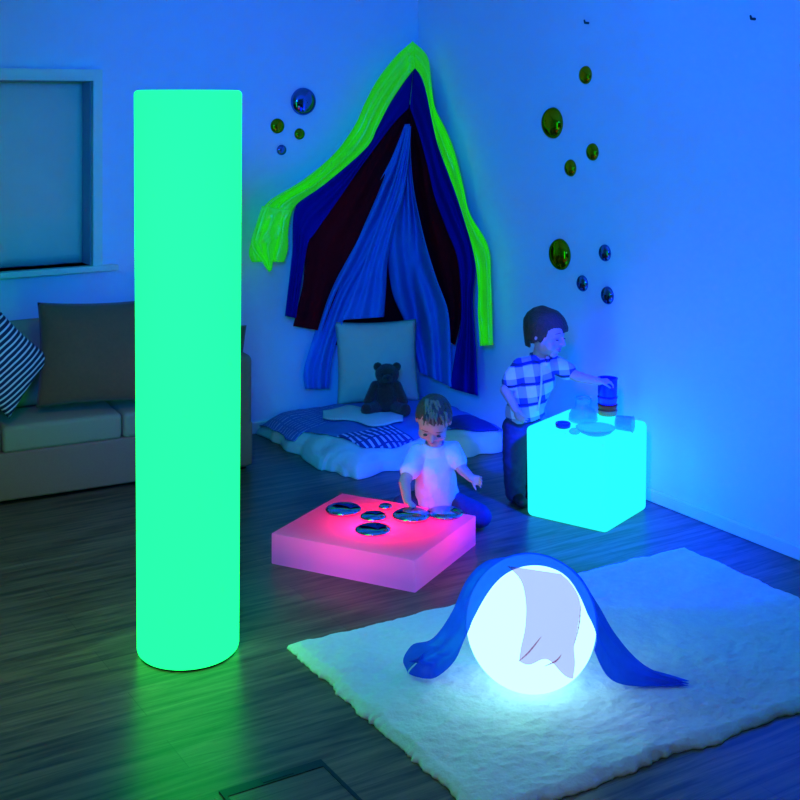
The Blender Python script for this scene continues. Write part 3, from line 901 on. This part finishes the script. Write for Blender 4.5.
def hair_cap(P, s, front, side, back, thick, seed, sweep=0.0, n=64, fringe=0.0):
    """locks that run from the crown down over the skull"""
    bm = bmesh.new(); rnd = random.Random(seed)
    crown = (0, -.18, .49)
    for i in range(n):
        for layer in range(2):
            az = 2 * PI * (i + rnd.random() * .7) / n + layer * .05
            d = V((math.sin(az), math.cos(az)))              # x sideways, y forward
            w = d.y
            end = front if w > .55 else (side if w > -.35 else back)
            if .30 < w < .62: end = front + (side - front) * (.62 - w) / .32
            end += rnd.uniform(-.05, .04)
            pts, rad = [], []
            for k in range(7):
                t = k / 6
                z = crown[2] + (end - crown[2]) * t ** 1.3
                zz = max(-1, min(1, (z - .10) / .40))
                rr = math.sqrt(max(0.0, 1 - zz * zz)) if z > .10 else 1 - (.25 if w > -.2 else .60) * (.10 - z)
                x = d.x * .415 * rr + sweep * t * t * max(0, w); y = -.05 + d.y * .485 * rr
                if k == 0: x, y = d.x * .03, crown[1] + d.y * .03
                pts.append(P(x, y, z + (.02 if z > .1 else 0))); rad.append((thick * (1 - .45 * t) + .006 * rnd.uniform(-1, 1)) * s)
            chain(bm, pts, rad, seg=8, cap=2)
    return bm

def hand(bm, w, d, nrm, side, L, curl, spread=.13, thumb=.9):
    """palm and five fingers from wrist w along d; nrm is the palm's facing; side (+1/-1) is where the thumb leaves"""
    d = V(d).normalized(); nrm = V(nrm); nrm = (nrm - d * nrm.dot(d)).normalized(); s = d.cross(nrm) * side
    w = V(w)
    for k in (-1.5, -.5, .5, 1.5):
        capsule(bm, w + d * .05 * L + s * k * .075 * L, w + d * .46 * L + s * k * .125 * L, .105 * L, .085 * L, seg=10, cap=3)
    for k, ln in ((1.5, .40), (.5, .46), (-.5, .43), (-1.5, .33)):
        p = w + d * .46 * L + s * k * .125 * L; a = 0.0
        r = .062 * L
        for j in range(3):
            seg = ln * L * (.45, .32, .23)[j]; a += curl * (.6, .8, .6)[j]
            dirv = (d * math.cos(a) + nrm * math.sin(a) + s * spread * k).normalized()
            q = p + dirv * seg; capsule(bm, p, q, r, r * .9, seg=10, cap=3); p = q; r *= .9
    p = w + d * .14 * L + s * .17 * L
    for j, ln in enumerate((.20, .17, .14)):
        dirv = (d * (.62 + .2 * j) + s * (.85 - .25 * j) * thumb + nrm * (.25 + .25 * j)).normalized()
        q = p + dirv * ln * L; capsule(bm, p, q, (.085 - .01 * j) * L, (.075 - .01 * j) * L, seg=10, cap=3); p = q

# ---------- the child standing at the cube
YB = 5.53
B = lambda px, py, dy=0.0: at(px, py, YB + dy)
bfoot = B(520, 502); bfoot.z = 0
boy = thing('person', 'standing toddler in a blue plaid shirt reaching over the glowing cyan cube', 'person', bfoot)
pel = B(523, 420); che = B(535, 380); nek = B(539.5, 358); hcb = B(545.5, 332, -.02)
shR, shL = B(521, 367, -.02), B(556, 365, .03)        # left and right in the picture
elR, wrR = B(505.5, 390, -.04), B(515.5, 409, -.09)
elL, wrL = B(578, 377, -.02), B(599, 381.5, -.05)
hpA, knA, anA = B(516, 428, -.01), B(514.5, 463, -.03), B(515.5, 495, 0.0)
hpB, knB, anB = B(530, 428, .05), B(526, 463, .09), B(524, 490, .13)
for q in (anA, anB): q.z = .045
bm = bmesh.new()
ellipsoid(bm, pel, (.066, .06, .06)); ellipsoid(bm, che, (.075, .06, .075)); capsule(bm, pel, che, .062, .064); capsule(bm, che, nek, .05, .034); capsule(bm, nek, hcb, .034, .034)
capsule(bm, che + V((0, 0, .05)), shR, .04, .033); capsule(bm, che + V((0, 0, .05)), shL, .04, .033)
chain(bm, [shR, elR, wrR], [.031, .025, .018]); chain(bm, [shL, elL, wrL], [.030, .0235, .017])
chain(bm, [hpA, knA, anA], [.052, .042, .032]); chain(bm, [hpB, knB, anB], [.052, .042, .032])
bf, bu = (.80, -.58, -.20), (.14, -.06, 1)
PB, frB = head_shapes(bm, hcb, .198, bf, bu)
hand(bm, wrR, (.45, -.35, -.62), (.5, .6, .1), -1, .085, .55)
hand(bm, wrL, (.95, .05, .05), (.25, .15, -1), -1, .085, .75)
for an in (anA, anB): capsule(bm, V((an.x, an.y, .03)), V((an.x + .02, an.y - .08, .022)), .026, .02)
skinB = blob('body', bm, M['skin'], boy, voxel=.0034, smooth=3)
face_parts(skinB, PB, frB, .198, closed=True)
blob('hair', hair_cap(PB, .198, .15, -.16, -.34, .050, 3, sweep=.10), M['hair_d'], boy, voxel=.0035, smooth=2)
# plaid shirt
bm = bmesh.new()
hemc = B(524, 413)
ellipsoid(bm, che, (.088, .073, .082)); chain(bm, [che, B(529, 398), hemc], [.078, .079, .082])
capsule(bm, hemc + V((.02, -.005, 0)), hemc + V((.028, 0, -.012)), .066, .066)
capsule(bm, che + V((0, 0, .045)), nek + V((0, 0, -.004)), .06, .042)
capsule(bm, che + V((0, 0, .055)), shR, .045, .041); capsule(bm, che + V((0, 0, .055)), shL, .045, .039)
capsule(bm, shR, shR.lerp(elR, .62), .041, .042); capsule(bm, shL, shL.lerp(elL, .50), .039, .038)
me = remesh(bm, .0045, 10, disp=lambda c: .005 * fbm(c, 18, 2))
bmx = bmesh.new(); bmx.from_mesh(me)
def cut(bmx, p, n):
    g = bmx.verts[:] + bmx.edges[:] + bmx.faces[:]
    bmesh.ops.bisect_plane(bmx, geom=g, plane_co=p, plane_no=n, clear_outer=True)
cut(bmx, B(520, 419.5), V((.25, 0, -1)))          # hem
cut(bmx, nek + V((0, 0, .014)), V((.1, -.2, 1)))  # neckline
shirt = obj('shirt', bmx, M['plaid'], boy); solid(shirt, .003)
# collar, placket, buttons
for k in (-1, 1):
    bm = bmesh.new(); chain(bm, [nek + V((k * .034, .02, .012)), nek + V((k * .030 + .006, -.030, .006)), nek + V((k * .016 + .014, -.052, -.016))], [.010, .012, .009], seg=10)
    obj('collar', bm, M['plaid'], shirt)
pl = [nek + V((.014, -.052, -.025))]
bm = bmesh.new()
pts = [(541.5, 364), (541.5, 380), (540.5, 396), (538, 410)]
plac = [B(x, y, -.075 - .006 * (i in (1, 2))) for i, (x, y) in enumerate(pts)]
chain(bm, plac, [.0045] * 4, seg=8); obj('button_placket', bm, M['tee'], shirt)
for q in plac:
    bm = bmesh.new(); ellipsoid(bm, q + V((0, -.006, 0)), (.004, .002, .004), u=12, v=8); obj('button', bm, M['btn'], shirt)
# jeans and shoes
bm = bmesh.new()
ellipsoid(bm, pel + V((0, 0, -.01)), (.079, .070, .062))
for hp, kn, an in ((hpA, knA, anA), (hpB, knB, anB)):
    chain(bm, [hp, kn, V((an.x, an.y, .045))], [.062, .052, .046])
jeans = blob('jeans', bm, M['denim'], boy, voxel=.005, smooth=4, disp=lambda c: .004 * fbm(c, 26, 2))
for an in (anA, anB):
    bm = bmesh.new(); capsule(bm, V((an.x, an.y + .015, .030)), V((an.x + .022, an.y - .082, .026)), .030, .025)
    me = remesh(bm, .004, 3)
    for v in me.vertices: v.co.z = max(v.co.z, .001)
    link_mesh('shoe', me, M['shoe'], boy)

# ---------- the child seated at the pink platform
YK = 5.23
K = lambda px, py, dy=0.0: at(px, py, YK + dy)
kbase = V((.158, 5.27, 0))
kid = thing('person', 'toddler in a white t-shirt sitting behind the glowing pink platform', 'person', kbase)
pel = V((.158, 5.27, .085)); che = K(435, 468); nek = K(435, 443, -.025); hck = K(433.5, 419.5, -.055)
shR, shL = K(418, 452, -.01), K(452, 450, -.01)
elR, wrR = K(404.5, 482, -.12), K(407, 500, -.20)
elL, wrL = K(462, 469, -.06), K(471, 478, -.14)
kR = [V((.098, 5.275, .085)), V((.015, 5.262, .070)), V((.075, 5.40, .045))]
kL = [V((.215, 5.25, .085)), V((.335, 5.165, .062)), V((.275, 5.33, .045))]
bm = bmesh.new()
ellipsoid(bm, pel, (.072, .06, .06)); capsule(bm, pel, che, .06, .06); ellipsoid(bm, che, (.07, .055, .07)); capsule(bm, che, nek, .048, .032); capsule(bm, nek, hck, .032, .034)
capsule(bm, che + V((0, 0, .05)), shR, .038, .031); capsule(bm, che + V((0, 0, .05)), shL, .038, .031)
chain(bm, [shR, elR, wrR], [.030, .0245, .0175]); chain(bm, [shL, elL, wrL], [.029, .0235, .017])
for lg in (kR, kL): chain(bm, lg, [.048, .040, .028])
for lg, s in ((kR, 1), (kL, -1)): capsule(bm, lg[2], lg[2] + V((.05 * s, .05, -.018)), .025, .02)
kf, ku = (-.10, -.72, -.62), (.02, -.62, .75)
PK, frK = head_shapes(bm, hck, .182, kf, ku)
hand(bm, wrR, (.55, -.45, -.42), (0, -.3, -1), 1, .080, .45)
hand(bm, wrL, (.75, -.5, -.10), (-.5, -.7, .1), 1, .078, .55)
skinK = blob('body', bm, M['skin'], kid, voxel=.0034, smooth=3)
face_parts(skinK, PK, frK, .182, closed=True)
hb = hair_cap(PK, .182, .33, .10, -.26, .030, 5, sweep=.04)
hk = blob('hair', hb, M['hair_k'], kid, voxel=.003, smooth=1)
rnd = random.Random(4)
for tone in ('hair_l', 'hair_k'):                     # ruffled locks swept over the crown and brow
    tb = bmesh.new()
    for i in range(30 if tone == 'hair_l' else 22):
        x = rnd.uniform(-.20, .28); y = rnd.uniform(-.22, .22); z = .485 - .75 * max(0, y + .05) ** 2 - .9 * x * x
        dx = rnd.uniform(-.03, .10)
        chain(tb, [PK(x, y, z), PK(x + dx * .5, y + .08, z + .055), PK(x + dx, y + .17, z + rnd.uniform(.02, .07)), PK(x + dx * 1.7, y + .25, z - rnd.uniform(.0, .10))],
              [.040 * .182, .034 * .182, .024 * .182, .008 * .182], seg=7, cap=2)
    o = obj('lock', tb, M[tone], hk)
    if tone == 'hair_l': o['label'] = 'fair ruffled locks'
# t-shirt
bm = bmesh.new()
hem = V((.158, 5.262, .125))
ellipsoid(bm, che, (.086, .070, .08)); chain(bm, [che, che.lerp(hem, .6), hem, hem - V((0, 0, .04))], [.080, .088, .093, .093])
capsule(bm, che + V((0, 0, .045)), nek + V((0, .01, -.008)), .06, .044)
capsule(bm, che + V((0, 0, .050)), shR, .044, .038); capsule(bm, che + V((0, 0, .050)), shL, .044, .037)
capsule(bm, shR, shR.lerp(elR, .60), .037, .041); capsule(bm, shL, shL.lerp(elL, .55), .036, .039)
me = remesh(bm, .0045, 10, disp=lambda c: .005 * fbm(c, 16, 2))
bmx = bmesh.new(); bmx.from_mesh(me)
cut(bmx, hem - V((0, 0, .035)), V((0, 0, -1)))
cut(bmx, nek + V((0, .012, .008)), V((0, -.45, 1)))
solid(obj('t_shirt', bmx, M['tee'], kid), .003)
bm = bmesh.new()
ellipsoid(bm, pel, (.082, .070, .055))
for lg in (kR, kL): chain(bm, lg, [.058, .050, .040])
me = remesh(bm, .005, 4, disp=lambda c: .003 * fbm(c, 26, 2))
for v in me.vertices: v.co.z = max(v.co.z, .002)
link_mesh('trousers', me, M['denim'], kid)

# ------------------------------------------------------------------ things on the cyan cube
cz = CT + .001
pc = fl(607.5, 414.5, cz)
zc = cz
def cup(r0, r1, h, m, lab):
    global zc
    bm = bmesh.new(); w = .004
    lathe(bm, [(0, 0), (r0 - .004, 0), (r0, .004), (r1, h - .006), (r1 + .0025, h - .004), (r1 + .0025, h), (r1 - w, h), (r0 - w, .008), (0, .008)], 36)
    bm.transform(Matrix.Translation(V((pc.x, pc.y, zc))))
    o = obj('stacking_cup', bm, m, base=V((pc.x, pc.y, zc))); autosmooth(o, 50); zc += h + .001
    tag(o, lab, 'cup', 'cups stacked on the cyan cube')
cup(.042, .042, .022, M['cuporange'], 'orange cup at the bottom of the stack on the cyan cube')
cup(.042, .043, .024, M['cupred'], 'red cup second from the bottom of the stack on the cyan cube')
cup(.041, .043, .034, M['cupviolet'], 'violet cup between the red and blue cups on the cyan cube')
cup(.043, .044, .082, M['cupblue'], 'tall blue cup on top of the stack under the child\'s hand')
# clear flask
p = fl(583, 421, cz)
bm = bmesh.new()
lathe(bm, [(0, 0), (.058, 0), (.064, .006), (.062, .03), (.050, .052), (.034, .062), (.033, .098), (.036, .100), (.036, .104), (.030, .104), (.030, .064), (.046, .050), (.058, .03), (.060, .008), (0, .005)], 40)
bm.transform(Matrix.Translation(p)); tag(obj('clear_jar', bm, M['clear'], base=p), 'clear plastic jar with a narrow neck standing on the cyan cube', 'jar')
# shallow clear dish
p = fl(595.5, 434, cz)
bm = bmesh.new()
lathe(bm, [(0, 0), (.045, 0), (.066, .010), (.082, .026), (.084, .029), (.080, .029), (.063, .013), (.044, .004), (0, .004)], 44)
bm.transform(Matrix.Translation(p)); tag(obj('clear_dish', bm, M['clear'], base=p), 'shallow clear dish lying in the middle of the cyan cube top', 'dish')
# clear beaker on its side at the right
p = fl(624, 432, cz)
bm = bmesh.new()
lathe(bm, [(0, 0), (.028, 0), (.030, .004), (.033, .07), (.036, .072), (.033, .074), (.030, .070), (.027, .006), (0, .004)], 32)
bm.transform(Matrix.Translation(p + V((-.03, .02, .036))) @ Matrix.Rotation(math.radians(-25), 4, 'Z') @ Matrix.Rotation(math.radians(90), 4, 'Y'))
tag(obj('clear_beaker', bm, M['clear'], base=p), 'clear beaker lying on its side at the right of the cyan cube top', 'beaker')
# dark blue cap and a small clear bead
p = fl(563, 427.5, cz)
bm = bmesh.new(); lathe(bm, [(0, 0), (.026, 0), (.032, .004), (.033, .018), (.030, .022), (.022, .022), (.020, .012), (0, .010)], 32)
bm.transform(Matrix.Translation(p)); tag(obj('plastic_lid', bm, M['navyclear'], base=p), 'small dark blue lid at the left edge of the cyan cube top', 'lid')
p = fl(574.5, 433.5, cz)
bm = bmesh.new(); lathe(bm, [(0, 0), (.018, 0), (.024, .006), (.022, .014), (.013, .021), (0, .022)], 24)
bm.transform(Matrix.Translation(p)); tag(obj('clear_bead', bm, M['clear'], base=p), 'small clear bead between the blue lid and the clear dish', 'bead')

# ------------------------------------------------------------------ light
def area(name, loc, target, size, power, col, shape='DISK'):
    l = bpy.data.lights.new(name, 'AREA'); l.shape = shape; l.size = size; l.energy = power; l.color = col
    o = bpy.data.objects.new(name, l); COL.objects.link(o); o.location = loc
    o.rotation_euler = (V(target) - V(loc)).to_track_quat('-Z', 'Y').to_euler(); return o
def spot(name, loc, target, power, col, ang, blend, soft):
    l = bpy.data.lights.new(name, 'SPOT'); l.energy = power; l.color = col; l.spot_size = math.radians(ang); l.spot_blend = blend; l.shadow_soft_size = soft
    o = bpy.data.objects.new(name, l); COL.objects.link(o); o.location = loc
    o.rotation_euler = (V(target) - V(loc)).to_track_quat('-Z', 'Y').to_euler(); return o
area('blue_ceiling_light', (.35, 4.6, 2.56), (.35, 4.6, 0), 2.4, 9, (.002, .09, 1.0))
spot('blue_wall_spot', (-.3, .6, 2.35), (.42, 6.6, 1.60), 1080, (.0, .050, 1.0), 60, .8, .3)
spot('blue_floor_spot', (1.75, 3.3, 2.45), (.84, 5.45, 0), 4800, (.0, .002, 1.0), 34, .95, .15)
spot('dim_room_spot', (-.9, 2.6, 2.5), (-1.15, 4.7, 0), 60, (1.0, .62, .42), 56, 1, .25)
spot('front_floor_fill', (-.5, 1.6, 2.5), (-.3, 2.9, 0), 30, (1.0, .85, .40), 70, 1, .25)  # unseen fill light added to lift the front floor
spot('warm_cup_fill', (-.2, 2.0, 2.5), (.80, 5.5, .45), 50, (1.0, .22, .10), 20, 1, .2)  # unseen narrow warm light added to bring out the reds of the cups
sp = bpy.data.lights.new('red_lamp', 'AREA'); sp.shape = 'DISK'; sp.size = .24; sp.energy = 3.0; sp.color = (1, .004, .010)
so = bpy.data.objects.new('red_lamp', sp); COL.objects.link(so)
so.location = sc_ + su * .03 + sv * .05 + V((0, 0, .03)); so.rotation_euler = (PI, 0, 0)
sp = bpy.data.lights.new('pink_lamp', 'POINT'); sp.shadow_soft_size = .03; sp.energy = .75; sp.color = (1, .05, .70)
so = bpy.data.objects.new('pink_lamp', sp); COL.objects.link(so); so.location = sc_ - sv * .05 + V((0, 0, .035))

w = bpy.data.worlds.new('night'); scene.world = w; w.use_nodes = True
w.node_tree.nodes['Background'].inputs[0].default_value = (.01, .03, .12, 1)

# ------------------------------------------------------------------ camera and view
cam = bpy.data.cameras.new('camera'); co = bpy.data.objects.new('camera', cam); COL.objects.link(co)
co.location = (0, 0, H); co.rotation_euler = (PI / 2, 0, 0)
cam.sensor_width = 36; cam.sensor_fit = 'HORIZONTAL'; cam.lens = FPX / 800 * 36; cam.shift_y = -(400 - HZ) / 800
cam.clip_start = .05
scene.camera = co
scene.view_settings.view_transform = 'Standard'; scene.view_settings.look = 'None'
scene.view_settings.exposure = 0; scene.view_settings.gamma = 1; scene.view_settings.use_curve_mapping = False
try:
    scene.cycles.use_denoising = True
    scene.cycles.max_bounces = 10; scene.cycles.transparent_max_bounces = 16
    scene.cycles.sample_clamp_indirect = 6
except Exception:
    pass
